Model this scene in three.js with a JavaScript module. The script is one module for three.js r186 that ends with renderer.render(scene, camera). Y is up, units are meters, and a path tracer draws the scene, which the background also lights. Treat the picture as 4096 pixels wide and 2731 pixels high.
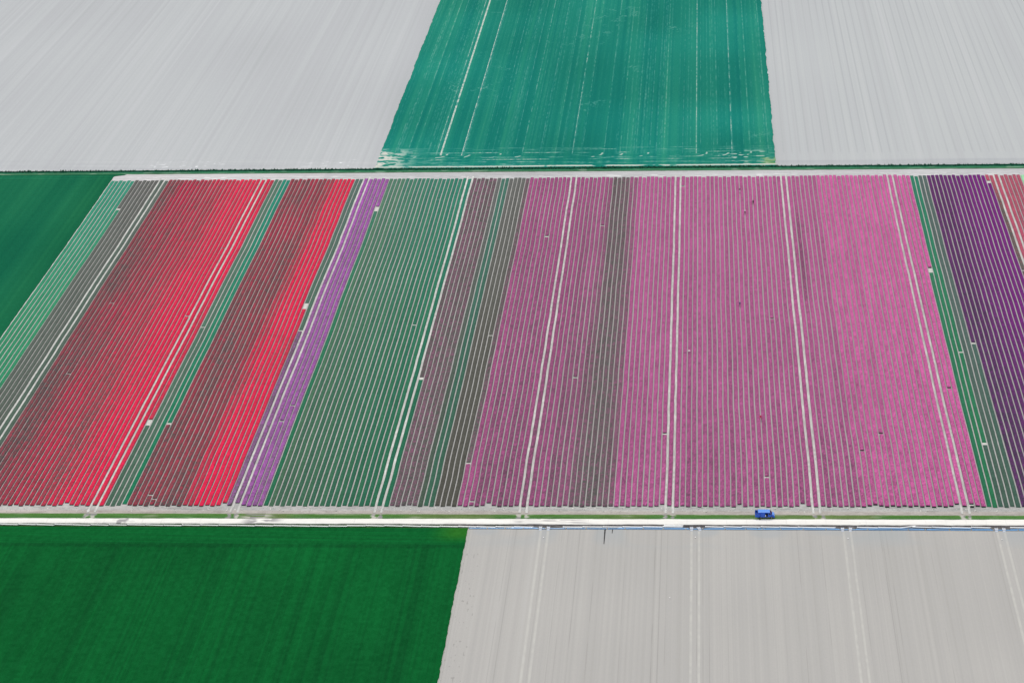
import * as THREE from 'three';
import { mergeGeometries } from 'three/addons/utils/BufferGeometryUtils.js';
import { RoundedBoxGeometry } from 'three/addons/geometries/RoundedBoxGeometry.js';
import { MarchingCubes } from 'three/addons/objects/MarchingCubes.js';

// ---------------------------------------------------------------- camera, sky, sun, exposure
// World: x runs across the beds (metres, bed 0 at x = 0), -z runs along them away from the road.
const scene = new THREE.Scene();
const camera = new THREE.PerspectiveCamera(17.826, 1024 / 682, 1, 30000);
camera.position.set(197.551, 277.531, 0);
camera.up.set(-0.00659197, 0.90936342, -0.41595037);
camera.lookAt(197.551 - 83.61919, 277.531 - 415.00384, -905.9689);

const renderer = new THREE.WebGLRenderer({ antialias: true });
renderer.toneMapping = THREE.LinearToneMapping;
renderer.toneMappingExposure = 1.0;
renderer.shadowMap.enabled = true;

{ // pale high-haze sky
  const W = 64, H = 32, d = new Float32Array(W * H * 4);
  for (let j = 0; j < H; j++) for (let i = 0; i < W; i++) {
    const el = Math.abs((j + 0.5) / H - 0.5) * 2, o = (j * W + i) * 4;
    const L = 0.74 + 0.16 * el;
    d[o] = L * 0.965; d[o + 1] = L * 1.0; d[o + 2] = L * 1.05; d[o + 3] = 1;
  }
  const t = new THREE.DataTexture(d, W, H, THREE.RGBAFormat, THREE.FloatType);
  t.mapping = THREE.EquirectangularReflectionMapping; t.magFilter = t.minFilter = THREE.LinearFilter;
  t.wrapS = THREE.RepeatWrapping; t.needsUpdate = true;
  scene.background = t; scene.environment = t;
}
const sun = new THREE.DirectionalLight(0xfff4e6, 2.0);
sun.position.set(150 - 90, 900, -620 - 470); sun.target.position.set(150, 0, -620);
sun.castShadow = true; sun.shadow.radius = 9; sun.shadow.mapSize.set(4096, 4096);
Object.assign(sun.shadow.camera, { left: -420, right: 420, top: 420, bottom: -420, near: 10, far: 2500 });
scene.add(sun, sun.target);

// ---------------------------------------------------------------- small tools
function rng(seed) { let a = seed >>> 0; return () => { a = (a + 0x6d2b79f5) | 0; let t = Math.imul(a ^ (a >>> 15), 1 | a); t = (t + Math.imul(t ^ (t >>> 7), 61 | t)) ^ t; return ((t ^ (t >>> 14)) >>> 0) / 4294967296; }; }
const h2 = (x, y) => { let n = Math.imul(x | 0, 374761393) ^ Math.imul(y | 0, 668265263); n = Math.imul(n ^ (n >>> 13), 1274126177); return ((n ^ (n >>> 16)) >>> 0) / 4294967296; };
function vn(x, y) { const ix = Math.floor(x), iy = Math.floor(y), fx = x - ix, fy = y - iy, u = fx * fx * (3 - 2 * fx), v = fy * fy * (3 - 2 * fy);
  const a = h2(ix, iy), b = h2(ix + 1, iy), c = h2(ix, iy + 1), d = h2(ix + 1, iy + 1); return a + (b - a) * u + (c - a) * v + (a - b - c + d) * u * v; }
const sn = (x, y) => vn(x, y) * 2 - 1;
const fbm = (x, y) => 0.55 * vn(x, y) + 0.3 * vn(x * 2.1 + 7, y * 2.1 + 3) + 0.15 * vn(x * 4.3 + 1, y * 4.3 + 9);
const cl = (v, a = 0, b = 1) => v < a ? a : v > b ? b : v, mix = (a, b, t) => a + (b - a) * t, sst = (a, b, x) => { const t = cl((x - a) / (b - a)); return t * t * (3 - 2 * t); };
const lin = v => { v /= 255; return v <= 0.04045 ? v / 12.92 : Math.pow((v + 0.055) / 1.055, 2.4); };
const enc = v => 255 * (v <= 0.0031308 ? v * 12.92 : 1.055 * Math.pow(v, 1 / 2.4) - 0.055);
const F = 1.33;                                            // daylight on a level white sheet, for turning photographed tones into base colours
const A = (r, g, b) => [lin(r) / F, lin(g) / F, lin(b) / F];
const mix3 = (a, b, t) => [mix(a[0], b[0], t), mix(a[1], b[1], t), mix(a[2], b[2], t)];
const LUT = new Float32Array(256); for (let i = 0; i < 256; i++) LUT[i] = enc(lin(i) / F);
const used = {};
function numbered(name) { const n = used[name] || 0; used[name] = n + 1; return n ? name + '_' + String(n).padStart(3, '0') : name; }
function tag(o, label, category, group) { o.userData.label = label; o.userData.category = category; if (group) o.userData.group = group; return o; }
function shade(o) { o.traverse(m => { if (m.isMesh) { m.castShadow = true; m.receiveShadow = true; } }); return o; }
function place(o, name, kind) { o.name = numbered(name); if (kind) o.userData.kind = kind; scene.add(shade(o)); return o; }
function part(name, geo, mat, parent) { const m = new THREE.Mesh(geo, mat); m.name = name; m.castShadow = m.receiveShadow = true; parent.add(m); return m; }
const std = (r, g, b, rough = 0.9, extra = {}) => { const m = new THREE.MeshStandardMaterial({ roughness: rough, ...extra }); m.color.setRGB(...A(r, g, b)); return m; };
const matte = (r, g, b) => { const m = new THREE.MeshPhysicalMaterial({ roughness: 1, specularIntensity: 0.15 }); m.color.setRGB(...A(r, g, b)); return m; };
const box = (w, h, d, x = 0, y = 0, z = 0, rx = 0, ry = 0, rz = 0) => { const g = new THREE.BoxGeometry(w, h, d); if (rx || ry || rz) { g.rotateX(rx); g.rotateY(ry); g.rotateZ(rz); } return g.translate(x, y, z); };
const rbox = (w, h, d, r, x = 0, y = 0, z = 0) => new RoundedBoxGeometry(w, h, d, 2, r).translate(x, y, z);
const merge = list => mergeGeometries(list.map(g => { const n = g.index ? g.toNonIndexed() : g; for (const k of Object.keys(n.attributes)) if (k !== 'position' && k !== 'normal' && k !== 'uv') n.deleteAttribute(k); return n; }));
// a colour map over a rectangle of ground; fn gives the tone seen in daylight (sRGB bytes)
function groundMap(W, H, x0, x1, z0, z1, fn) {
  const d = new Uint8Array(W * H * 4);
  for (let j = 0; j < H; j++) for (let i = 0; i < W; i++) {
    const c = fn(x0 + (i + 0.5) / W * (x1 - x0), z0 + (j + 0.5) / H * (z1 - z0)), o = (j * W + i) * 4;
    d[o] = LUT[cl(c[0] | 0, 0, 255)]; d[o + 1] = LUT[cl(c[1] | 0, 0, 255)]; d[o + 2] = LUT[cl(c[2] | 0, 0, 255)]; d[o + 3] = 255;
  }
  const t = new THREE.DataTexture(d, W, H, THREE.RGBAFormat); t.colorSpace = THREE.SRGBColorSpace; t.magFilter = THREE.LinearFilter; t.minFilter = THREE.LinearMipmapLinearFilter; t.generateMipmaps = true; t.anisotropy = 16;
  t.wrapS = t.wrapT = THREE.MirroredRepeatWrapping; t.needsUpdate = true; t.userData = { x0, x1, z0, z1 };
  return t;
}
// a sheet of ground between xl(z)..xr(z) and zt(x)..zb(x) on an nx by nz grid, heights from yf, with skirts down to `skirt`
function sheet(name, xl, xr, zt, zb, nx, nz, yf, map, skirt, extra = {}) {
  const pos = [], uv = [], idx = [], q = map && map.userData, put = (x, y, z) => { pos.push(x, y, z); uv.push(q ? (x - q.x0) / (q.x1 - q.x0) : x, q ? (z - q.z0) / (q.z1 - q.z0) : z); };
  const P = (a, b) => { const u = a / nx, v = b / nz, zg = mix(zt(mix(xl(-600), xr(-600), u)), zb(mix(xl(-600), xr(-600), u)), v), x = mix(xl(zg), xr(zg), u), z = mix(zt(x), zb(x), v); return [x, z]; };
  for (let b = 0; b <= nz; b++) for (let a = 0; a <= nx; a++) { const [x, z] = P(a, b); put(x, yf(x, z), z); }
  for (let b = 0; b < nz; b++) for (let a = 0; a < nx; a++) { const i = b * (nx + 1) + a; idx.push(i, i + nx + 1, i + 1, i + 1, i + nx + 1, i + nx + 2); }
  if (skirt !== undefined) {
    const ring = []; for (let a = 0; a < nx; a++) ring.push(a); for (let b = 0; b < nz; b++) ring.push(b * (nx + 1) + nx); for (let a = nx; a > 0; a--) ring.push(nz * (nx + 1) + a); for (let b = nz; b > 0; b--) ring.push(b * (nx + 1));
    const s0 = pos.length / 3; for (const r of ring) put(pos[r * 3], skirt, pos[r * 3 + 2]);
    for (let k = 0; k < ring.length; k++) { const k2 = (k + 1) % ring.length; idx.push(ring[k], ring[k2], s0 + k, ring[k2], s0 + k2, s0 + k); }
  }
  const g = new THREE.BufferGeometry(); g.setAttribute('position', new THREE.Float32BufferAttribute(pos, 3)); g.setAttribute('uv', new THREE.Float32BufferAttribute(uv, 2)); g.setIndex(idx); g.computeVertexNormals();
  const m = new THREE.MeshPhysicalMaterial({ roughness: 1, specularIntensity: 0.12, ...extra }); if (map) m.map = map;
  const o = new THREE.Mesh(g, m); return place(o, name, 'structure');
}
const K = v => () => v;
const ORD = ['', 'first', 'second', 'third', 'fourth', 'fifth', 'sixth', 'seventh', 'eighth', 'ninth', 'tenth', 'eleventh', 'twelfth', 'thirteenth', 'fourteenth'];
const TENS = ['', '', 'twenty', 'thirty', 'forty', 'fifty', 'sixty'];
const ord = n => n < 15 ? ORD[n] : n < 20 ? ['fifteenth', 'sixteenth', 'seventeenth', 'eighteenth', 'nineteenth'][n - 15] : n % 10 ? TENS[n / 10 | 0] + '-' + ORD[n % 10] : TENS[n / 10].replace(/y$/, 'ieth');

// ---------------------------------------------------------------- lines that divide the land
const farBed = x => -747.4 - 0.0198 * x, farSoil = x => -754.1 - 0.0201 * x, ditchN = x => -756.3 - 0.0212 * x, ditchF = x => -758.3 - 0.0215 * x;
const nearBed = x => -497.6 - 0.0235 * x, nearSoil = x => -493.8 - 0.0221 * x, roadT = x => -491.05 - 0.0241 * x, roadB = x => -488.5 - 0.0226 * x, nearField = x => -486.6 - 0.0207 * x;
const XL = -400, XR = 700, ZF = -1500, ZN = -250;
const bedX = i => { const k = Math.round(i / 25), r = i - 25 * k; return 38.26 * k + (r ? Math.sign(r) * (Math.abs(r) * 1.5 + 0.38) : 0); };
const wig = (x, z) => 0.13 * sn(x / 70 + 3, z / 38) + 0.05 * sn(x / 30, z / 12 + 9) + 0.05 * sn(x / 9, z / 11 + 40);
const trackX = []; for (let k = 0; k <= 8; k++) trackX.push(38.26 * k - 0.94, 38.26 * k + 0.94);

{ // ground beyond the mapped fields
  const s = new THREE.Shape([[-9000, -3000], [9000, -3000], [9000, 9000], [-9000, 9000]].map(p => new THREE.Vector2(...p)));
  s.holes.push(new THREE.Path([[XL, -ZN], [XL, -ZF], [XR, -ZF], [XR, -ZN]].map(p => new THREE.Vector2(...p))));
  place(new THREE.Mesh(new THREE.ShapeGeometry(s).rotateX(-Math.PI / 2), matte(165, 168, 150)), 'ground', 'structure');
}
// ---- bare soil, far left and far right
const streak = (x, z, f) => sn(x * f + 0.12 * sn(z / 60, 5), z / 240 + f * 17);
{
  const fn = (x, z) => { const n = 3 * sn(x / 45, z / 70) + 1.5 * streak(x, z, 0.22) + 2.5 * streak(x, z, 0.7) + 3 * streak(x, z, 1.9) + 2 * streak(x, z, 3.7) + 4 * (h2(x * 7, z * 7) - 0.5), e = sst(-775, -758, z + 0.02 * x) * 7 * sn(x / 30, z / 1.6);
    const fl = sst(0.80, 0.95, vn(x / 1.6, z / 0.7)) * sst(7, 2, Math.abs(z + 764.2 + 0.02 * x)) * sst(22, 6, Math.abs(((x + 18) % 62) - 24)) * (x > -16 && x < 70) * 42;
    return [193 + n + e + fl, 197 + n + e + fl, 201 + n + e * 0.9 + fl]; };
  const map = groundMap(1024, 1024, -240, 90, -1080, -755, fn);
  sheet('soil_field', K(XL), z => 77.7 + (0.25 * sn(z / 9, 1) + 0.2 * sn(z / 2.2, 6)), K(ZF), ditchF, 200, 120, (x, z) => 0.02 * sn(x * 0.5, z * 0.02), map, -0.3);
  const fn2 = (x, z) => { const n = 3 * sn(x / 38 + 9, z / 60) + 2 * streak(x, z, 0.25) + 2 * streak(x, z, 0.9) + 2 * streak(x, z, 2.7) + 3 * (h2(x * 7, z * 7) - 0.5);
    const ph = ((x - 229) % 3.05 + 3.05) % 3.05, ln = (1 - sst(0.12, 0.42, Math.abs(ph - 1.5))) * (7 + 5 * sn(x / 9, z / 90)) * sst(-770, -775, z + 0.02 * x - 0), hd = sst(-771, -769, z + 0.0215 * (x - 240)) * (6 + 6 * sn(x / 60, z / 0.9));
    return [194 + n - ln - hd, 198 + n - ln - hd, 201 + n - ln * 0.9 - hd * 0.8]; };
  const map2 = groundMap(1024, 1024, 220, 400, -1080, -755, fn2);
  sheet('soil_field', z => 227.2 + (0.22 * sn(z / 9, 8) + 0.2 * sn(z / 2.1, 3)), K(XR), K(ZF), ditchF, 160, 120, (x, z) => 0.02 * sn(x * 0.5, z * 0.02), map2, -0.3);
}
// ---- green crop between them, thin where the drill missed or wheels ran
{
  const r = rng(11), lines = []; for (let k = 0; k < 190; k++) lines.push([78.5 + r() * 148, 0.12 + 0.55 * r() * r(), 0.09 + r() * 0.14, r() * 99]);
  for (const [x, s] of [[99.3, 0.95], [101.1, 1.5], [109.1, 1.25], [151, 0.85], [197.75, 0.95], [211.2, 0.9], [120.5, 0.5], [132, 0.6], [88, 0.55], [144.5, 0.5], [169, 0.5], [185.5, 0.6], [218, 0.5], [224, 0.4], [84, 0.5], [126.3, 0.45], [138.7, 0.5]]) lines.push([x, s, x === 101.1 ? 0.34 : 0.17, x]);
  const bare = [214, 216, 208], g0 = [14, 128, 117], g1 = [44, 148, 126];
  const fn = (x, z) => {
    const zz = z + 0.0215 * (x - 150) + 761.5;                           // 0 at the ditch, negative going away
    let c = mix3(g0, g1, cl(0.45 + 0.5 * streak(x, z, 0.14) * 0.7 + 0.35 * streak(x, z, 0.55) + 0.22 * streak(x, z, 1.6)));
    const d = 9 * sn(x / 30, z / 34) - 5; c = [c[0] + d * 0.5, c[1] + d, c[2] + d];
    const gr = (h2(x * 6.1, z * 5.3) - 0.5) * 12; c = [c[0] + gr, c[1] + gr, c[2] + gr];
    let b = 0;
    if (zz < -14) for (const [lx, s, w, sd] of lines) { const dx = Math.abs(x - lx - 0.02 * sn(z / 12, sd)); if (dx < w * 1.6) b = Math.max(b, s * (1 - sst(w * 0.5, w * 1.6, dx)) * sst(0.3, 0.85, vn(z / 2.6, sd) * 0.5 + 0.32 * s + 0.3 * vn(z / 40, sd + 5)) * (0.2 + 0.9 * vn(x * 7, z * 1.7))); }
    b = Math.max(b, 0.34 * sst(0.4, 0.95, vn(x / 0.6, z / 0.9)) * sst(0.5, 0.9, vn(x / 3.2, z / 3.6)) * sst(0.66, 0.86, vn(x / 17 + 4, z / 22)));            // scattered bald spots
    const he = sst(-26, -10, zz);                                        // trampled headland
    if (he > 0) { b = Math.max(b, 0.6 * he * sst(0.5, 0.95, 0.5 * vn(x / 9, zz / 0.9) + 0.3 * vn(x / 1.6, zz / 0.8) + 0.22 * vn(x / 21, zz / 3)) * (0.4 + 0.8 * vn(x * 2.5, zz * 2)));
      for (const [zl, s] of [[-21.5, 0.4], [-19.5, 0.6], [-16.2, 0.85], [-11, 0.5], [-8.6, 0.9], [-5.8, 0.7]]) b = Math.max(b, s * (1 - sst(0.1, 0.6, Math.abs(zz - zl - 0.5 * sn(x / 40, zl)))) * sst(0.25, 0.8, vn(x / 5, zl * 3)) * (0.3 + 0.8 * vn(x * 1.7, zl)));
      for (let k = 0; k < 14; k++) { const cx = 92 + k * 9.7 + 3 * h2(k, 4), rr = Math.hypot(x - cx + 4, (zz + 15.5)); if (zz > -15.5 && x > cx - 4) b = Math.max(b, 0.8 * (1 - sst(0.2, 0.55, Math.abs(rr - 4.2))) * sst(0.35, 0.6, vn(x / 1.5, zz / 1.5 + k)) * (h2(k, 7) > 0.25)); }
      b = Math.max(b, sst(98, 80, x) * sst(0.34, 0.58, vn(x / 2.4, zz / 1.2) * 0.75 + 0.25 * vn(x / 0.8, zz / 0.7)) * sst(-24, -18, zz)); 
      b = Math.max(b, sst(206, 213, x) * 0.8 * sst(0.58, 0.74, vn(x / 2.1, zz / 1.2)) * sst(-20, -14, zz) * sst(226, 222, x)); }
    b = Math.max(b, 0.95 * (1 - sst(0.45, 1.0, Math.abs(zz + 1.3 + 0.3 * sn(x / 25, 3)))) * sst(0.22, 0.45, vn(x / 9, 2) + 0.3 * vn(x / 1.3, zz)));
    if (x > 221 && zz > -9 && zz < -2) c = mix3(c, [112, 158, 108], sst(221, 224, x) * sst(0.3, 0.5, vn(x / 2, zz / 2)));
    return mix3(c, bare, cl(b));
  };
  const map = groundMap(2048, 1280, 76, 229, -1010, -757, fn);
  sheet('green_crop_field', z => 77.7 + (0.25 * sn(z / 9, 1) + 0.2 * sn(z / 2.2, 6)), z => 227.2 + (0.22 * sn(z / 9, 8) + 0.2 * sn(z / 2.1, 3)), K(ZF), ditchF, 220, 420, (x, z) => 0.14 + 0.08 * (h2(x * 9, z * 9) - 0.5), map, 0);
}
// ---- ditch and its grass verge beyond the tulips
{
  const g = [28, 104, 84], ol = [88, 128, 96];
  const vmap = groundMap(2048, 48, -130, 350, -770, -750, (x, z) => { const v = (z - farSoil(x)), n = fbm(x / 3, z / 0.8), d = (n - 0.5) * 46 + (h2(x * 5, z * 9) - 0.5) * 16; const c = mix3(ol, [44, 120, 88], cl(-v / 2.2 + (n - 0.5) * 0.8)); const b = sst(0.7, 0.85, vn(x / 4, z)) * 0.4; return mix3([c[0] + d, c[1] + d, c[2] + d * 0.8], [190, 190, 180], b); });
  sheet('grass_verge', K(XL), K(XR), ditchN, farSoil, 1100, 4, (x, z) => 0.05 + 0.1 * h2(x * 3, z * 5), vmap, -0.3);
  // trench: falls from the verge, flat wet bottom, steep far bank
  const prof = [[0, 0.06], [0.28, -0.62], [0.46, -0.78], [0.56, -0.78], [0.74, -0.55], [1, 0.06]], pos = [], idx = [], uv = [], N = 900;
  for (let a = 0; a <= N; a++) { const x = mix(XL, XR, a / N); for (const [t, y] of prof) { const e = (t === 0 || t === 1) ? 0 : 0.09 * sn(x * 0.8, t * 9); pos.push(x, y + e, mix(ditchN(x), ditchF(x), t) + e); uv.push(x / 12, t); } }
  const np = prof.length; for (let a = 0; a < N; a++) for (let b = 0; b < np - 1; b++) { const i = a * np + b; idx.push(i, i + 1, i + np, i + 1, i + np + 1, i + np); }
  const gg = new THREE.BufferGeometry(); gg.setAttribute('position', new THREE.Float32BufferAttribute(pos, 3)); gg.setAttribute('uv', new THREE.Float32BufferAttribute(uv, 2)); gg.setIndex(idx); gg.computeVertexNormals();
  place(new THREE.Mesh(gg, matte(36, 100, 80)), 'ditch', 'structure');
  // tall bank grass: bent tufts of blades
  const blades = []; const rb = rng(5); for (let k = 0; k < 5; k++) { const c = new THREE.ConeGeometry(0.10, 0.5, 3, 1); c.translate(0, 0.25, 0); c.rotateZ((rb() - 0.5) * 0.9); c.rotateY(rb() * 6); c.translate((rb() - 0.5) * 0.3, 0, (rb() - 0.5) * 0.2); blades.push(c); }
  const n = 5200, im = new THREE.InstancedMesh(merge(blades), matte(44, 116, 90), n), M = new THREE.Matrix4(), q = new THREE.Quaternion(), up = new THREE.Vector3(0, 1, 0), col = new THREE.Color(), r = rng(8);
  for (let k = 0; k < n; k++) { const x = mix(-130, 350, r()), far = r() < 0.72, t = far ? 0.62 + r() * 0.4 : r() * 0.25, big = 0.6 + 0.9 * vn(x / 5, 3) * r() + 0.25 * r(); const y = far ? mix(-0.7, 0.05, (t - 0.62) / 0.4) : -0.1;
    M.compose(new THREE.Vector3(x, y, mix(ditchN(x), ditchF(x), t)), q.setFromAxisAngle(up, r() * 6.28), new THREE.Vector3(1.3, big, 1)); im.setMatrixAt(k, M); const b = far ? 0.7 + 0.5 * r() : 1 + 0.7 * r(); im.setColorAt(k, col.setRGB(far ? b : b * 1.6, b, b)); }
  im.userData.label = 'dark lush grass growing on the ditch banks beyond the tulip field'; im.userData.category = 'grass'; place(im, 'ditch_grass', 'stuff');
}
// ---- soil of the tulip field with its two headlands
{
  const fn = (x, z) => {
    const far = farBed(x) - z, near = z - nearBed(x); let n = 8 * sn(x / 20, z / 30) + 7 * (h2(x * 5, z * 4) - 0.5) * 2, c = [190, 191, 191];
    if (far > -1.2) { c = mix3(c, [198, 199, 202], sst(-1.2, 0.5, far)); n += 9 * sn(x / 18, z / 0.55) + 6 * sn(x / 2.2, z / 0.5); const w = sst(0.68, 0.9, vn(x / 3.2, z / 0.55)) * sst(5.5, 1, far) * 34; n += w; }
    if (near > -1.5) { c = mix3(c, [184, 185, 184], sst(-1.5, 0, near)); c = mix3(c, [186, 181, 176], sst(1.6, 2.4, near)); n += 7 * sn(x / 9, z / 0.4) + 8 * sn(x / 1.1, z / 0.6); n -= 16 * sst(0.72, 0.9, vn(x / 6, z / 0.7)); }
    if (x < 60) { c = [c[0] + 8, c[1] + 6, c[2] + 6]; }
    return [c[0] + n, c[1] + n, c[2] + n]; };
  const map = groundMap(2048, 1536, -25, 335, -764, -492, fn);
  sheet('tulip_field_soil', z => -19.35 + wig(-19, z) + 0.10 * sn(z / 2, 3) + 4.5 * sst(-751.5, -753.4, z), K(XR), farSoil, nearSoil, 300, 260, (x, z) => 0.03 * sn(x * 1.3, z * 0.9), map, -0.3);
  // compacted wheel tracks between the bed pairs
  const tm = groundMap(64, 2048, -1, 1, -760, -490, (x, z) => { const n = 16 * sn(x * 3, z / 1.3) + 12 * sn(x * 2 + 9, z / 7) + 18 * (h2(x * 14, z * 3) - 0.5); return [208 + n, 209 + n, 207 + n]; });
  trackX.forEach((tx, k) => { const m = tm.clone(); m.userData = { x0: tx - 1 + 0.06 * k, x1: tx + 1 + 0.06 * k, z0: -760 - 7 * k, z1: -490 - 7 * k }; m.needsUpdate = true;
    const e = (z, s) => tx + s * (0.31 + 0.07 * sn(z / 3, s * 5 + k)) + wig(tx, z) * sst(-498, -506, z);
    sheet('wheel_track', z => e(z, -1), z => e(z, 1), x => farBed(x) - 2.2, x => nearBed(x) + 3.2, 1, 260, () => 0.055, m); });
  sheet('wheel_track', z => -19.25 + wig(-19, z), z => -18.75 + wig(-19, z) + 0.06 * sn(z, 2), x => farBed(x) - 1, x => nearBed(x) + 1, 1, 220, () => 0.055, tm);
  // crumbs of pale dry soil strewn over the headland
  const n = 900, g = new THREE.IcosahedronGeometry(0.11, 0), im = new THREE.InstancedMesh(g, matte(238, 236, 230), n), r = rng(21), M = new THREE.Matrix4(), q = new THREE.Quaternion();
  for (let k = 0; k < n; k++) { const x = mix(0, 300, r()), z = nearBed(x) + 0.3 + 2.4 * Math.pow(r(), 1.3); q.setFromEuler(new THREE.Euler(r() * 6, r() * 6, r() * 6)); const s = 0.6 + 1.9 * r() * r(); M.compose(new THREE.Vector3(x, 0.03, z), q, new THREE.Vector3(s * 1.5, s * 0.7, s)); im.setMatrixAt(k, M); }
  im.userData.label = 'pale dry clods strewn over the bare headland before the tulip beds'; im.userData.category = 'soil clods'; place(im, 'soil_clods', 'stuff');
}
// ---- green field left of the tulips
{
  const fn = (x, z) => { let c = mix3([6, 96, 70], [30, 118, 82], cl(0.4 + 0.2 * streak(x, z, 0.2) + 0.28 * streak(x, z, 0.9) + 0.3 * sn(x / 22, z / 40))); c = mix3(c, [36, 112, 66], sst(-34, -20, x) * 0.3); const hd = sst(-744, -751, z) * 14 * sn(x / 30, z / 0.6), d = (h2(x * 6, z * 5) - 0.5) * 14 + hd; return [c[0] + d * 0.6, c[1] + d, c[2] + d * 0.8]; };
  sheet('green_crop_field', K(XL), z => -19.45 + wig(-19, z) + 0.1 * sn(z / 2, 3) + 4.5 * sst(-751.5, -753.4, z), farSoil, nearSoil, 200, 340, (x, z) => 0.14 + 0.08 * (h2(x * 9, z * 9) - 0.5), groundMap(512, 1024, -140, -18, -760, -590, fn), -0.3);
}
// ---- verge, road, ragged edge
{
  const cross = x => { let d = 9; for (let k = 0; k < trackX.length; k++) d = Math.min(d, Math.abs(x - trackX[k] - (k === 12 || k === 13 || k > 15 ? 0.5 : 0))); return d; };
  const vmap = groundMap(2048, 64, -10, 330, -501, -490, (x, z) => { const n = fbm(x / 4, z / 0.5), d = (n - 0.5) * 44 + (h2(x * 6, z * 9) - 0.5) * 20, v = (z - nearSoil(x)) / (roadT(x) - nearSoil(x)); let c = mix3([92, 134, 68], [72, 120, 66], cl(v + (n - 0.5))); c = mix3(c, [114, 130, 84], sst(0.55, 0.8, vn(x / 14, 7)) * 0.7);
    const b = Math.max((1 - sst(0.25, 0.85, cross(x) + 0.5 * sn(x * 1.3, z * 1.5))) * 0.95, sst(0.72, 0.9, vn(x / 5, z / 0.6)) * 0.35, sst(0.86, 0.97, v) * 0.5, (1 - sst(2, 6, Math.abs(x - 83))) * 0.9 * sst(0.4, 0.55, vn(x / 3, z / 0.4) + 0.3 * v));
    return mix3([c[0] + d, c[1] + d, c[2] + d * 0.8], vn(x / 2, z) > 0.55 ? [196, 194, 188] : [150, 150, 152], b); });
  sheet('grass_verge', K(XL), K(XR), nearSoil, x => roadT(x) + 0.12 * sn(x / 1.7, 4), 1400, 6, (x, z) => 0.03 + 0.07 * h2(x * 4, z * 7) * sst(0.5, 1, cross(x)), vmap, -0.3);
  const rmap = groundMap(2048, 64, 0, 300, -499, -486, (x, z) => { const v = (z - roadT(x)) / (roadB(x) - roadT(x)); const n = 5 * sn(x / 9, z / 0.5) + 5 * sn(x / 1.2, z / 0.3) + 6 * (h2(x * 7, z * 11) - 0.5);
    let mud = Math.max((1 - sst(2, 6.5, Math.abs(x - 85.5 + 1.5 * v))) * sst(0.34, 0.5, vn(x / 3.4, z / 0.8 + 5) * 0.7 + 0.3 * vn(x, z * 3)), (1 - sst(0.8, 2, Math.abs(x - 48.2 + v))) * sst(0.3, 0.5, vn(x, z)), sst(0.8, 0.98, v) * sst(0.55, 0.75, vn(x / 8, 2)) * 0.5, (1 - sst(6, 12, Math.abs(x - 161))) * 0.8 * sst(0.62, 0.75, vn(x / 4, z / 0.35)), sst(0.10, 0, v) * sst(0.5, 0.7, vn(x / 6, 9)) * 0.6, (1 - sst(5, 11, Math.abs(x - 46))) * 0.6 * sst(0.7, 0.8, vn(x / 2.4, z / 0.3 + 8)));
    const jt = ((x + 3) % 5.1) < 0.16 ? 0.16 * (h2(x / 5.1, 3) > 0.4) : 0; const cr = sst(0.968, 0.985, vn(x / 0.9 + 2 * vn(z, x / 4), z / 2.5)) * 0.35;
    return mix3([252 + n, 251 + n, 247 + n], [176, 174, 176], cl(Math.max(mud, jt, cr))); });
  sheet('road', K(XL), K(XR), x => roadT(x) + 0.1 * sn(x / 2.3, 1), x => roadB(x) + 0.07 * sn(x / 1.1, 6), 1200, 3, () => 0.09, rmap, -0.3);
  const dmap = groundMap(2048, 32, 0, 300, -496, -485, (x, z) => { const v = (z - roadB(x)) / (nearField(x) - roadB(x)), n = 26 * sn(x / 1.4, z / 0.3) + 22 * (h2(x * 8, z * 9) - 0.5), gr = sst(150, 120, x + 8 * sn(x / 7, 1)); let c = mix3([94, 92, 95], [124, 121, 118], v); c = mix3(c, [58, 96, 50], gr * (0.5 + 0.5 * sst(0.2, 0.6, v))); return [c[0] + n, c[1] + n, c[2] + n]; });
  sheet('road_edge_soil', K(XL), K(XR), x => roadB(x) + 0.07 * sn(x / 1.1, 6), nearField, 2200, 6, (x, z) => { const v = (z - roadB(x)) / (nearField(x) - roadB(x)); return -0.14 * Math.sin(Math.PI * cl(v)) + 0.09 * (h2(x * 5, z * 9) - 0.4); }, dmap, -0.3);
}
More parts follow.
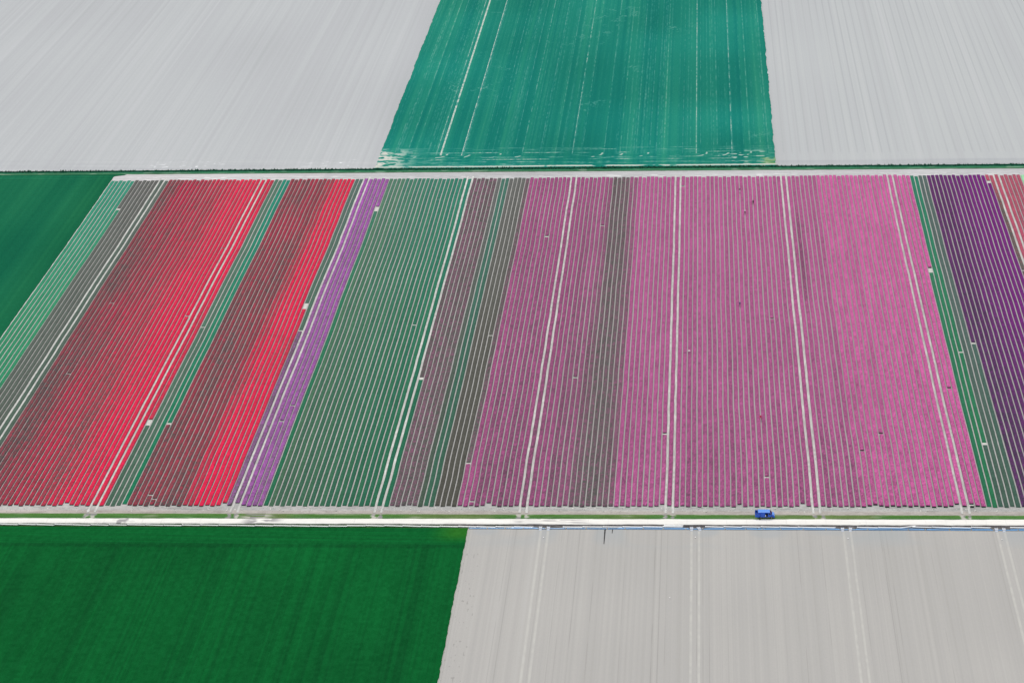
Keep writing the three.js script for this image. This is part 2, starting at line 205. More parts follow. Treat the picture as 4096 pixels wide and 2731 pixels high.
// ---- fields this side of the road
{
  const edge = z => 139.35 - 0.008 * (z + 489) * 0 + 0.13 * sn(z / 1.1, 4) + 0.06 * sn(z / 6, 2);
  const fn = (x, z) => { const v = z - nearField(x); let k = 0.5 + 0.16 * streak(x, z, 0.17) + 0.16 * streak(x, z, 0.5) + 0.16 * streak(x, z, 1.7) + 0.12 * streak(x, z, 3.1) + 0.24 * sn(x / 24, z / 30); k = mix(k, 0.62 + 0.3 * sn(x / 50, z / 0.5) + 0.15 * sn(x / 9, z / 0.35), sst(9.5, 7.5, v)); k -= 0.35 * (1 - sst(0.3, 1.6, Math.abs(v - 9.5)));
    let c = mix3([5, 80, 38], [8, 108, 50], cl(k)); c = mix3(c, [52, 118, 36], sst(128, 137, x) * sst(9, 3, v) * 0.8); const d = (h2(x * 8, z * 6) - 0.5) * 11 + 5 * sn(x * 1.2, z * 0.9); return [c[0] + d * 0.6, c[1] + d, c[2] + d * 0.7]; };
  sheet('green_crop_field', K(XL), edge, nearField, K(ZN), 420, 420, (x, z) => 0.16 + 0.07 * (h2(x * 9, z * 9) - 0.5), groundMap(1536, 1024, 5, 141, -492, -405, fn), -0.3);
  const r = rng(4), ln = []; for (let x = 140; x < 282; x += 1.5) ln.push([x + 0.12 * (r() - 0.5), r() < 0.35 ? 0.5 + 0.6 * r() : 0.25 * r(), r() * 50]); for (let k = 0; k < 80; k++) ln.push([140 + 142 * r(), 0.25 * r(), r() * 50]);
  const bin = {}; for (const l of ln) (bin[Math.floor(l[0])] ||= []).push(l);
  const wt = [158.35, 160.25, 197.13, 199.06, 235.9, 237.7, 274.7, 276.6];
  const fs = (x, z) => { const v = z - nearField(x); let n = 3 * sn(x / 30, z / 25) + 1.5 * streak(x, z, 0.4) + 3 * streak(x, z, 1.5) + 2.5 * streak(x, z, 3.3) + 5 * (h2(x * 9, z * 7) - 0.5); const f = Math.floor(x); for (let b = f - 1; b <= f + 1; b++) for (const l of bin[b] || []) { const dx = Math.abs(x - l[0]); if (dx < 0.16) n -= 13 * l[1] * (1 - dx / 0.16) * (0.35 + 0.9 * sst(0.25, 0.6, vn(z / 9, l[2]))); }
    let c = [187 + n, 186 + n, 184 + n]; const bl = sst(12, 2, v) * sst(0.45, 0.75, vn(x / 8, z / 5)) * 0.5; c = mix3(c, [174, 181, 186], bl);
    let w = 0; for (const t of wt) { const dx = Math.abs(x - t - 0.03 * sn(z / 3, t)); if (dx < 0.6) w = Math.max(w, (1 - sst(0.18, 0.42, dx)) * (0.75 + 0.25 * sn(z / 1.5, t))); } c = mix3(c, [204, 204, 200], w * 0.85);
    if (x < 145 && Math.abs(v - 45) < 34 && vn(x * 2.2, z / 1.2) > 0.90) c = [c[0] - 18, c[1] - 18, c[2] - 18]; 
    return c; };
  sheet('soil_field', edge, K(XR), nearField, K(ZN), 300, 160, (x, z) => 0.02 * sn(x * 1.9, z * 0.1), groundMap(2048, 1024, 138, 290, -496, -405, fs), -0.3);
  // wet furrows where the pipe leaks
  for (const [x, z0, z1, w] of [[174.9, -490.0, -482.4, 0.19], [176.8, -489.9, -487.9, 0.13]]) sheet('wet_furrow', z => x - w * mix(1, 0.5, cl((z - z0) / (z1 - z0))) + 0.02 * sn(z * 3, 1), z => x + w * mix(1, 0.5, cl((z - z0) / (z1 - z0))), K(z0), K(z1), 2, 24, () => 0.045, groundMap(8, 64, x - 1, x + 1, z0, z1, (a, b) => { const n = 12 * sn(a * 6, b * 3); return [66 + n, 66 + n, 68 + n]; }));
}

// ---------------------------------------------------------------- tulip beds
// tone keys for each bed: [flower tone, leaf tone, density far, middle, near]; [0..1] along the bed
const RED = A(228, 38, 82), CRIM = A(190, 36, 76), PINK = A(208, 102, 166), MIDP = A(184, 95, 150), ROSE = A(172, 86, 140), LILAC = A(172, 94, 182), PURP = A(120, 40, 126), CORAL = A(192, 84, 112), MINT = A(158, 218, 172);
const LRED = A(86, 84, 84), LGREY = A(92, 94, 91), LPINK = A(84, 66, 80), LMAUVE = A(104, 96, 102), LDARK = A(62, 62, 74);
const G = (r, g, b) => A(r, g, b);
function bedStyle(i) {   // {f, l, d:[far,mid,near], h, lf (leafy only), name}
  const leaf = (a, b, c, name, h = 0.24) => ({ leafy: [a, b, c], h, name }), bl = (f, l, d, name, h = 0.42) => ({ f, l, d, h: h * 0.95, name });
  if (i <= -7) return leaf(G(62, 148, 124), G(58, 146, 108), G(50, 136, 98), 'emerald green leafy bed');
  if (i <= -1) return leaf(G(102, 104, 102), G(94, 104, 98), G(92, 104, 96), 'grey-brown bed out of bloom', 0.3);
  if (i <= 1) return leaf(G(98, 110, 104), G(88, 106, 96), G(86, 108, 96), 'grey-green bed out of bloom', 0.3);
  if (i <= 26) {
    const ks = [2, 5, 6, 9, 12, 14, 16, 17, 18, 20, 22, 26], fd = [0.40, 0.44, 0.72, 0.72, 0.78, 0.8, 0.82, 0.86, 0.9, 0.96, 0.92, 0.9], md = [0.26, 0.3, 0.46, 0.5, 0.56, 0.5, 0.52, 0.66, 0.82, 0.92, 0.96, 0.88], nd = [0.2, 0.24, 0.4, 0.56, 0.6, 0.5, 0.46, 0.6, 0.76, 0.92, 0.9, 0.88];
    let k = 0; while (k < 10 && i > ks[k + 1]) k++; const u = cl((i - ks[k]) / (ks[k + 1] - ks[k])), e = 0.05 * ((i * 7) % 3 - 1), L = a => mix(a[k], a[k + 1], u) + e;
    return bl(mix3(CRIM, RED, cl((i - 7) / 13)), LRED, [L(fd), L(md), L(nd)], i <= 5 ? 'dull dark-red tulip bed' : i <= 16 ? 'crimson tulip bed' : 'bright red tulip bed');
  }
  if (i === 27) return bl(RED, LRED, [0.82, 0.8, 0.8], 'bright red tulip bed');
  if (i <= 29) return leaf(G(86, 122, 106), G(82, 118, 102), G(80, 110, 94), 'grey-green leafy bed');
  if (i <= 31) return leaf(G(42, 136, 116), G(48, 132, 104), G(36, 124, 90), 'emerald green leafy bed');
  if (i <= 40) return bl(CRIM, LRED, [0.42 + 0.06 * (i % 3), 0.33 + 0.06 * ((i + 1) % 3), 0.27 + 0.07 * (i % 2)], 'dull dark-red tulip bed');
  if (i <= 42) return bl(mix3(CRIM, RED, 0.6), LRED, [0.62, 0.56 + 0.12 * (i - 41), 0.66], 'red tulip bed');
  if (i <= 47) return bl(RED, LRED, [0.88, 0.96, 0.94], 'bright red tulip bed');
  if (i === 48) return bl(RED, LRED, [0.8, 0.8, 0.82], 'bright red tulip bed');
  if (i === 49) return bl(LILAC, LMAUVE, [0.2, 0.3, 0.18], 'pale lilac tulip bed');
  if (i <= 55) return bl(LILAC, LMAUVE, [[0.86, 0.5, 0.36], [0.9, 0.56, 0.6], [0.62, 0.6, 0.74], [0.7, 0.62, 0.46], [0.72, 0.66, 0.62], [0.66, 0.6, 0.6]][i - 50], 'lilac tulip bed');
  if (i <= 76) { const k = (i - 55) / 20, d = 2 * ((i * 7) % 3 - 1), s = i < 60 ? 8 : 0; return leaf(G(80 - 28 * k + d + s, 128 + d, 108), G(76 - 26 * k + d, 118 + d, 96 - 4 * k), G(72 - 28 * k + d, 106 + d, 86 - 6 * k), 'dark green leafy bed', 0.27); }
  if (i <= 81) return bl(ROSE, LGREY, [[0.12, 0.12, 0.1], [0.17, 0.12, 0.08], [0.08, 0.07, 0.05], [0.06, 0.05, 0.04], [0.06, 0.04, 0.03]][i - 77].map(v => v + 0.06), 'brownish mauve bed in bud', 0.34);
  if (i === 82) return leaf(G(108, 110, 110), G(86, 98, 91), G(76, 94, 82), 'grey-green bed out of bloom', 0.3);
  if (i <= 84) return leaf(G(74, 118, 105), G(68, 108, 94), G(60, 100, 82), 'green leafy bed');
  if (i <= 88) return leaf(G(106, 108, 106), G(94, 95, 90), G(84, 84, 78), 'dark grey-brown bed out of bloom', 0.32);
  if (i <= 108) { const c = (i * 5) % 4, e = 0.04 * (c - 1.5), q = cl((i - 102) / 7); return bl(ROSE, mix3(LPINK, LGREY, 0.35 + 0.5 * q), [0.82 + e, 0.64 - 0.14 * q + e, (i < 91 ? 0.74 : 0.54) - 0.26 * q + 2 * e], 'muted rose-pink tulip bed'); }
  if (i <= 112) return bl(ROSE, LGREY, [i === 109 ? 0.62 : 0.06, [0.34, 0.12, 0.05, 0.06][i - 109], [0.2, 0.13, 0.06, 0.05][i - 109]], 'dull grey tulip bed out of bloom');
  if (i <= 115) return bl(ROSE, LGREY, [[0.1, 0.12, 0.16], [0.5, 0.3, 0.26], [0.62, 0.42, 0.36]][i - 113], 'dull mauve tulip bed');
  if (i <= 124) return bl(MIDP, LPINK, [0.92, 0.84 + 0.05 * (i % 2), 0.66 + 0.09 * (i % 3)], 'rose-pink tulip bed');
  if (i <= 157) { const e = 0.05 * ((i * 5) % 4 - 1.5); return bl(MIDP, LPINK, [0.92 + e, 0.84 + e, 0.66 + e], 'mid-pink tulip bed'); }
  if (i <= 179) { const e = 0.04 * ((i * 7) % 4 - 1.5), k = cl((i - 156) / 12); return bl(PINK, LPINK, [0.84 + 0.12 * k + e, 0.76 + 0.14 * k + e, 0.62 + 0.2 * k + e], 'bright pink tulip bed', 0.58); }
  if (i <= 181) return leaf(G(52, 128, 104), G(52, 124, 92), G(46, 118, 82), 'emerald green leafy bed');
  if (i <= 183) return leaf(G(88, 106, 104), G(84, 104, 100), G(72, 98, 86), 'grey-green leafy bed');
  if (i === 184) return bl(PURP, LDARK, [0.5, 0.4, 0.4], 'deep purple tulip bed', 0.36);
  if (i <= 198) { const k = cl((i - 186) / 9), e = 0.1 * ((i * 3) % 3 - 1) * (1 - k); return bl(PURP, LDARK, [0.6 + 0.4 * k + e, 0.5 + 0.36 * k + e, 0.36 + 0.2 * k + e], i < 192 ? 'deep violet tulip bed' : 'rich purple tulip bed', 0.36); }
  if (i === 199) return bl(CORAL, LGREY, [0.8, 0.04, 0.03], 'grey bed with coral far end', 0.34);
  if (i <= 201) return bl(CORAL, LMAUVE, [0.86, 0.7, 0.6], 'coral red tulip bed', 0.36);
  if (i <= 205) return bl(CORAL, LMAUVE, [0.72, 0.42, 0.4], 'dusty coral tulip bed', 0.34);
  if (i === 206) return leaf(MINT, MINT, MINT, 'pale mint green bed');
  return leaf(G(110, 150, 120), G(100, 140, 108), G(95, 130, 100), 'pale green leafy bed');
}
// gaps across a bed: [bed, z of the middle, length, leafy style of the near stretch or null when the same]
const gaps = [[-6, -717.4, 1.7, 'g'], [6, -633.2, 0.9], [24, -680.6, 0.8], [24, -623.2, 0.9], [6, -579.9, 0.8], [28, -614.8, 0.8], [27, -548.1, 3.8, 'd'], [31, -547.3, 1.5, 'r'], [55, -718.1, 4.8, 'e'], [69, -727.9, 0.5], [48, -631.65, 5.0, null, 'd'], [49, -612.4, 1.2, null, 'd'], [72, -617.5, 0.8], [76, -578.8, 1.9, null, 'm'], [88, -609.9, 0.9], [53, -559.8, 0.9], [52, -549.6, 0.9], [89, -525.2, 1.1, null, 'm'], [96, -692, 1.6], [108, -702.3, 1.1], [126, -741.3, 1.2], [106, -580.15, 1.1], [124, -544, 1.1], [142, -519.1, 1], [145, -623.7, 0.9], [179, -663.5, 4.0, 'e'], [198, -745.9, 2.9, null, 'c'], [177, -574.8, 1], [163, -545.2, 1], [159, -534.8, 1], [181, -540.2, 1.5, 's'], [184, -606.5, 1.2, 's'], [181, -600, 0.9], [199, -663.6, 1], [34, -504.8, 0.9], [35, -502.7, 0.8], [91, -503.6, 0.9], [176, -504.9, 1.5], [122, -504.6, 0.35]];
const shortNear = { 20: 1.6, 30: 1, 48: 1.7, 50: 1.8, 94: 1.9, 124: 1.2, 148: 1.9, 160: 1.2, 174: 1.5, 137: 0.8, 80: 0.9 };
const leafyAlt = {
  g: { leafy: [G(60, 146, 118), G(58, 146, 106), G(50, 136, 98)], h: 0.24, name: 'emerald green leafy bed' }, d: { leafy: [G(90, 112, 106), G(82, 112, 98), G(76, 106, 90)], h: 0.26, name: 'grey-green leafy bed' },
  e: { leafy: [G(70, 124, 104), G(52, 122, 92), G(44, 112, 82)], h: 0.26, name: 'dark green leafy bed' }, s: { leafy: [G(82, 104, 100), G(78, 104, 98), G(68, 98, 86)], h: 0.24, name: 'dark grey-green leafy bed' },
  r: { f: CRIM, l: LRED, d: [0.32, 0.26, 0.24], h: 0.4, name: 'dull dark-red tulip bed' }, m: { f: ROSE, l: LGREY, d: [0.12, 0.1, 0.06], h: 0.33, name: 'dull mauve bed in bud' }, c: { f: CORAL, l: LMAUVE, d: [0.9, 0.9, 0.9], h: 0.36, name: 'short coral tulip bed' } };
const bedMat = new THREE.MeshPhysicalMaterial({ roughness: 1, specularIntensity: 0.15, vertexColors: true });
const leafSide = matte(30, 44, 38);
const OFF = [-0.57, -0.54, -0.27, 0, 0.27, 0.54, 0.57];
function bedCap(i, zA, zB, st, base) {   // the flowering (or leafy) top with its rounded shoulders, down to height `base`
  const x0 = bedX(i), n = Math.max(3, Math.round((zB - zA) / 0.42)), nc = OFF.length, pos = new Float32Array((n + 1) * nc * 3), col = new Float32Array(pos.length), idx = [], r = rng(i * 977 + Math.round(-zA * 3) + 5000);
  const ro = 0.05 * (r() - 0.5);
  for (let b = 0; b <= n; b++) {
    const end = b === 0 || b === n, e = b <= 1 ? 0 : 1, zc = mix(zA, zB, b === 1 ? 0.12 / n : b === n - 1 ? 1 - 0.12 / n : b / n), x = x0 + ro + wig(x0, zc), t = cl((zc - farBed(x)) / (nearBed(x) - farBed(x)));
    const s = t < 0.5 ? 0 : 1, u = t < 0.5 ? t * 2 : t * 2 - 1; let D, lc;
    if (st.leafy) lc = mix3(st.leafy[s], st.leafy[s + 1], u); else D = mix(st.d[s], st.d[s + 1], u) + (i < 50 ? 0.17 * sn(x / 4.5 + 5, zc / 26) + 0.07 * sn(x / 1.4, zc / 6) : 0.05 * sn(x / 5 + 5, zc / 30) + 0.05 * sn(x / 1.4, zc / 4));
    if (i === 199 && t > 0.04) D = t < 0.14 ? mix(0.7, 0.05, (t - 0.04) / 0.1) : 0.04;
    if (i >= 151 && i <= 153 && t > 0.12 && t < 0.5) D -= 0.3 * sst(0.12, 0.2, t) * sst(0.5, 0.4, t) * (i === 152 ? 1 : 0.5);
    const mot = sn(zc * 0.8, i * 7.3) + 0.7 * sn(zc * 0.33 + 9, i * 3.1), tone = (1 + 0.06 * sn(i * 3.7, zc / 40)) * (1 + 0.05 * mot); if (!st.leafy) D += 0.055 * mot;
    for (let a = 0; a < nc; a++) {
      const o = (b * nc + a) * 3, skirt = a === 0 || a === nc - 1 || end, sh = a === 1 || a === nc - 2 || b === 1 || b === n - 1;
      pos[o] = x + OFF[a] + (skirt ? 0 : 0.05 * (r() - 0.5)); pos[o + 1] = skirt ? base : st.h - (sh ? 0.07 : 0) + (st.leafy ? 0.09 : 0.11) * (r() - 0.5); pos[o + 2] = zc + (skirt && !end ? 0 : 0.22 * (r() - 0.5)) * (b > 1 && b < n - 1 ? 1 : 0.25);
      let c; if (st.leafy) { const g = 1 + 0.34 * (r() - 0.5); c = [lc[0] * g, lc[1] * g, lc[2] * g]; } else { const m = cl(D + 0.7 * (r() - 0.5)), g = 1 + 0.42 * (r() - 0.5); c = mix3(st.l, st.f, m); c = [c[0] * g, c[1] * g, c[2] * g]; }
      col[o] = c[0] * tone; col[o + 1] = c[1] * tone; col[o + 2] = c[2] * tone;
    }
  }
  for (let b = 0; b < n; b++) for (let a = 0; a < nc - 1; a++) { const k = b * nc + a; idx.push(k, k + nc, k + 1, k + 1, k + nc, k + nc + 1); }
  const g = new THREE.BufferGeometry(); g.setAttribute('position', new THREE.BufferAttribute(pos, 3)); g.setAttribute('color', new THREE.BufferAttribute(col, 3)); g.setIndex(idx); g.computeVertexNormals(); return g;
}
function bedBody(i, zA, zB, top) {       // the stand of leaves and stems under the flowers
  const x0 = bedX(i), n = Math.max(1, Math.round((zB - zA) / 3.5)), pos = [], idx = [];
  for (let b = 0; b <= n; b++) { const z = mix(zA + 0.06, zB - 0.06, b / n), x = x0 + wig(x0, z); pos.push(x - 0.50, 0, z, x - 0.52, top, z, x + 0.52, top, z, x + 0.50, 0, z); }
  for (let b = 0; b < n; b++) for (let a = 0; a < 3; a++) { const k = b * 4 + a; idx.push(k, k + 4, k + 1, k + 1, k + 4, k + 5); }
  idx.push(0, 1, 2, 0, 2, 3); const e = n * 4; idx.push(e, e + 2, e + 1, e, e + 3, e + 2);
  const g = new THREE.BufferGeometry(); g.setAttribute('position', new THREE.Float32BufferAttribute(pos, 3)); g.setIndex(idx); const u = g.toNonIndexed(); u.computeVertexNormals(); return u;
}
function where(i) { const k = cl(Math.round(i / 25), 0, 8), r = i - 25 * k, P = ORD[k + 1]; return r === 0 ? `between the two pale tracks of the ${P} wheel-track pair` : `${ord(Math.abs(r))} ${r < 0 ? 'left' : 'right'} of the ${P} wheel-track pair`; }
for (let i = -12; i <= 212; i++) {
  const x = bedX(i), r = rng(i + 400), jag = (i & 1 ? 0.45 : 0) + 0.25 * r();
  const cuts = gaps.filter(g => g[0] === i).sort((a, b) => a[1] - b[1]);
  let z = farBed(x) + (i & 1 ? 0.7 : 0) * (r() > 0.3) + 0.5 * r(); const end = nearBed(x) - jag - (shortNear[i] || 0);
  const spans = []; let st = bedStyle(i);
  cuts.forEach((g, k) => { if (g[4]) spans.push([z, g[1] - g[2] / 2, leafyAlt[g[4]]]); else spans.push([z, g[1] - g[2] / 2, st]); z = g[1] + g[2] / 2; if (g[3]) st = leafyAlt[g[3]]; });
  spans.push([z, end, st]);
  spans.forEach(([a, b, s], k) => {
    const o = new THREE.Group(); o.position.set(0, 0, 0);
    if (s.leafy) { part('foliage', bedCap(i, a, b, s, 0), bedMat, o); }
    else { part('foliage', bedBody(i, a, b, s.h - 0.1), leafSide, o); part('blossoms', bedCap(i, a, b, s, s.h - 0.17), bedMat, o); }
    const cx = x, cz = (a + b) / 2; o.children.forEach(c => c.geometry.translate(-cx, 0, -cz)); o.position.set(cx, 0, cz);
    const stretch = spans.length < 2 ? '' : spans.length === 2 ? (k ? ', near stretch' : ', far stretch') : [', far stretch', ', middle stretch', ', near stretch'][k];
    tag(o, `${s.name}${stretch}, ${where(i)}`, 'flower bed', 'tulip beds of the striped field'); place(o, 'flower_bed');
  });
}

const patchMap = groundMap(64, 64, -1, 1, -1, 1, (x, z) => { const n = 20 * sn(x * 4, z * 4) + 14 * (h2(x * 30, z * 30) - 0.5); return [216 + n, 216 + n, 212 + n]; });
for (const [i, z, L] of gaps) if (L > 0.45) { const x = bedX(i) + wig(bedX(i), z); sheet('bare_patch', q => x - 0.6 + 0.05 * sn(q * 3, i), q => x + 0.6 + 0.05 * sn(q * 3, i + 9), K(z - L / 2 - 0.05), K(z + L / 2 + 0.05), 3, 4, () => 0.045, patchMap); }

// ---------------------------------------------------------------- irrigation pipes along the road
const whitePipe = std(255, 255, 255, 0.25), bluePipe = std(138, 198, 255, 0.2), darkRub = std(40, 42, 46, 0.7), steel = std(190, 194, 198, 0.35, { metalness: 0.6 });  // pipe blue is paled: white sun glints averaged into one even colour
whitePipe.color.setRGB(0.9, 0.9, 0.9);
function pipeThing(name, x0, z0, x1, z1, y, rad, mat, label, category, group) {
  const L = Math.hypot(x1 - x0, z1 - z0), o = new THREE.Group(); o.position.set((x0 + x1) / 2, y, (z0 + z1) / 2 + 0.22); o.rotation.y = -Math.atan2(z1 - z0, x1 - x0);
  part('pipe', new THREE.CylinderGeometry(rad, rad, L - 0.1, 10).rotateZ(Math.PI / 2), mat, o);
  for (const s of [-1, 1]) part('coupling', new THREE.CylinderGeometry(rad * 1.25, rad * 1.25, 0.22, 10).rotateZ(Math.PI / 2).translate(s * (L / 2 - 0.13), 0, 0), s < 0 ? mat : steel, o);
  tag(o, label, category, group); return place(o, name);
}
{
  const pl = [[10, -488.15], [31.5, -488.42], [81, -489.38], [102, -489.6], [112, -490.1], [126, -490.22], [141, -490.36], [156.2, -490.6]];
  const at = (P, x) => { for (let k = 0; k < P.length - 1; k++) if (x <= P[k + 1][0] || k === P.length - 2) return mix(P[k][1], P[k + 1][1], (x - P[k][0]) / (P[k + 1][0] - P[k][0])); };
  const runs = [[10.9, 156.2, pl], [163.9, 194.9, [[163.9, -490.75], [180, -491.4], [195, -491.85]]], [200.6, 233.9, [[200.6, -492], [212, -492.15], [234, -492.5]]], [239.4, 250.2, [[239.4, -492.7], [250.2, -492.95]]], [253.5, 273.3, [[253.5, -493.35], [273.3, -493.5]]], [278.2, 297, [[278, -493.6], [297, -494]]]];
  const r = rng(77); let n = 0;
  const put = (x0, z0, x1, z1) => { n++; pipeThing('irrigation_pipe', x0, z0, x1, z1, 0.13, 0.165, whitePipe, `white irrigation pipe section, ${ord(n)} from the left along the road`, 'pipe', 'white irrigation pipes laid end to end along the road'); };
  runs.forEach(([a, b, P], ri) => { const m = Math.round((b - a) / 4.87), L = (b - a) / m; for (let k = 0; k < m; k++) { const x0 = a + k * L, x1 = x0 + L + 0.12, o = 0.22 * (r() - 0.5); put(x0, at(P, x0) + o - 0.1, x1, at(P, x1) + o + 0.1 + 0.1 * (r() - 0.5)); } if (ri === 3) put(250.1, -492.75, 254.5, -493.95); if (ri === 1) put(190, -492.45, 195, -492.45); });
  n = 0; const skip = [158.2, 160.2, 197.1, 199, 235.7, 237.7, 274.6, 276.5];
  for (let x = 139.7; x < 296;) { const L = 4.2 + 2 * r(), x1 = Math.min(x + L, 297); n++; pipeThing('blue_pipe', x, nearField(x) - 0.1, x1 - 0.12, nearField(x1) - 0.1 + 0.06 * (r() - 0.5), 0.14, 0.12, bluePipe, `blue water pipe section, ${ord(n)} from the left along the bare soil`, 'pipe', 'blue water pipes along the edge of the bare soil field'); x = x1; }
  // loose blue hoses lying between the two lines
  const hoses = [[178, 196.5, 0.55], [200.5, 216, 0.5], [214, 235, 0.6], [239, 257, 0.6], [256.5, 273.5, 0.65], [278, 296, 0.5], [150.5, 157.6, 0.3]];
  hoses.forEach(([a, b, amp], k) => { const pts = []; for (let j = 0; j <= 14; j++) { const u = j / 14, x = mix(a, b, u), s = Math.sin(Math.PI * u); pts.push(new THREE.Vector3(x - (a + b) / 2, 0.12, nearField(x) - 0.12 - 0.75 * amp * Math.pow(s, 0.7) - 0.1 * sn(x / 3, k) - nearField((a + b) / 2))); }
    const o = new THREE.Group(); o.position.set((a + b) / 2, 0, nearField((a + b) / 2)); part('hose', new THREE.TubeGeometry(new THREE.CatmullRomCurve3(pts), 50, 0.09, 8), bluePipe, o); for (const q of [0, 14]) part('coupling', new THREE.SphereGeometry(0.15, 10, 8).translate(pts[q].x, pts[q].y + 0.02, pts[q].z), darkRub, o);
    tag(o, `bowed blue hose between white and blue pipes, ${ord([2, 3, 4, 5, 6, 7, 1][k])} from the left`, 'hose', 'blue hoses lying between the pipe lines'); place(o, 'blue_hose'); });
  // ramps that let wheels cross the pipes
  const ramp = std(196, 206, 222, 0.55);
  [[158.2, 'first'], [160.25, 'second'], [197.12, 'third'], [199.0, 'fourth'], [235.67, 'fifth'], [237.7, 'sixth'], [274.6, 'seventh'], [276.5, 'eighth']].forEach(([x, w], k) => {
    const s = new THREE.Shape(); s.moveTo(-0.95, 0.02); s.quadraticCurveTo(-0.5, 0.08, -0.32, 0.32); s.quadraticCurveTo(0, 0.40, 0.32, 0.32); s.quadraticCurveTo(0.5, 0.08, 0.95, 0.02); s.lineTo(0.95, 0); s.lineTo(-0.95, 0); s.closePath();
    const o = new THREE.Group(); o.position.set(x, 0, nearField(x) - 0.05); o.rotation.y = [0, 0, 0.05, 0.35, 0, -0.1, 0, 0][k]; part('ramp_top', new THREE.ExtrudeGeometry(s, { depth: 0.7, bevelEnabled: true, bevelSize: 0.02, bevelThickness: 0.02, bevelSegments: 1, curveSegments: 6 }).rotateY(Math.PI / 2).translate(-0.35, 0.01, 0), ramp, o);
    for (const q of [-1, 1]) part('edge_strip', rbox(0.06, 0.05, 1.1, 0.02, q * 0.36, 0.38, 0), whitePipe, o);
    tag(o, `pale wheel ramp over the blue pipe, ${w} from the left, where a wheel track crosses`, 'ramp', 'wheel ramps over the pipes'); place(o, 'hose_ramp'); });
  // white caps standing between the track pairs of the soil field
  [[159.3, -485, 'between the leftmost track pair'], [198.1, -486.2, 'between the second track pair'], [236.8, -486.8, 'between the third track pair'], [275.4, -487.3, 'between the rightmost track pair'], [192, -456.5, 'alone out in the field']].forEach(([x, z, w]) => {
    const o = new THREE.Group(); o.position.set(x, 0, z); part('cap', new THREE.LatheGeometry([[0, 0.26], [0.1, 0.25], [0.14, 0.2], [0.14, 0.1], [0.1, 0.08]].map(p => new THREE.Vector2(...p)), 12), whitePipe, o); part('stem', new THREE.CylinderGeometry(0.05, 0.05, 0.12, 8).translate(0, 0.05, 0), darkRub, o);
    tag(o, `small white valve cap on the near soil, ${w}`, 'valve cap', 'white valve caps on the bare soil'); place(o, 'valve_cap'); });
}

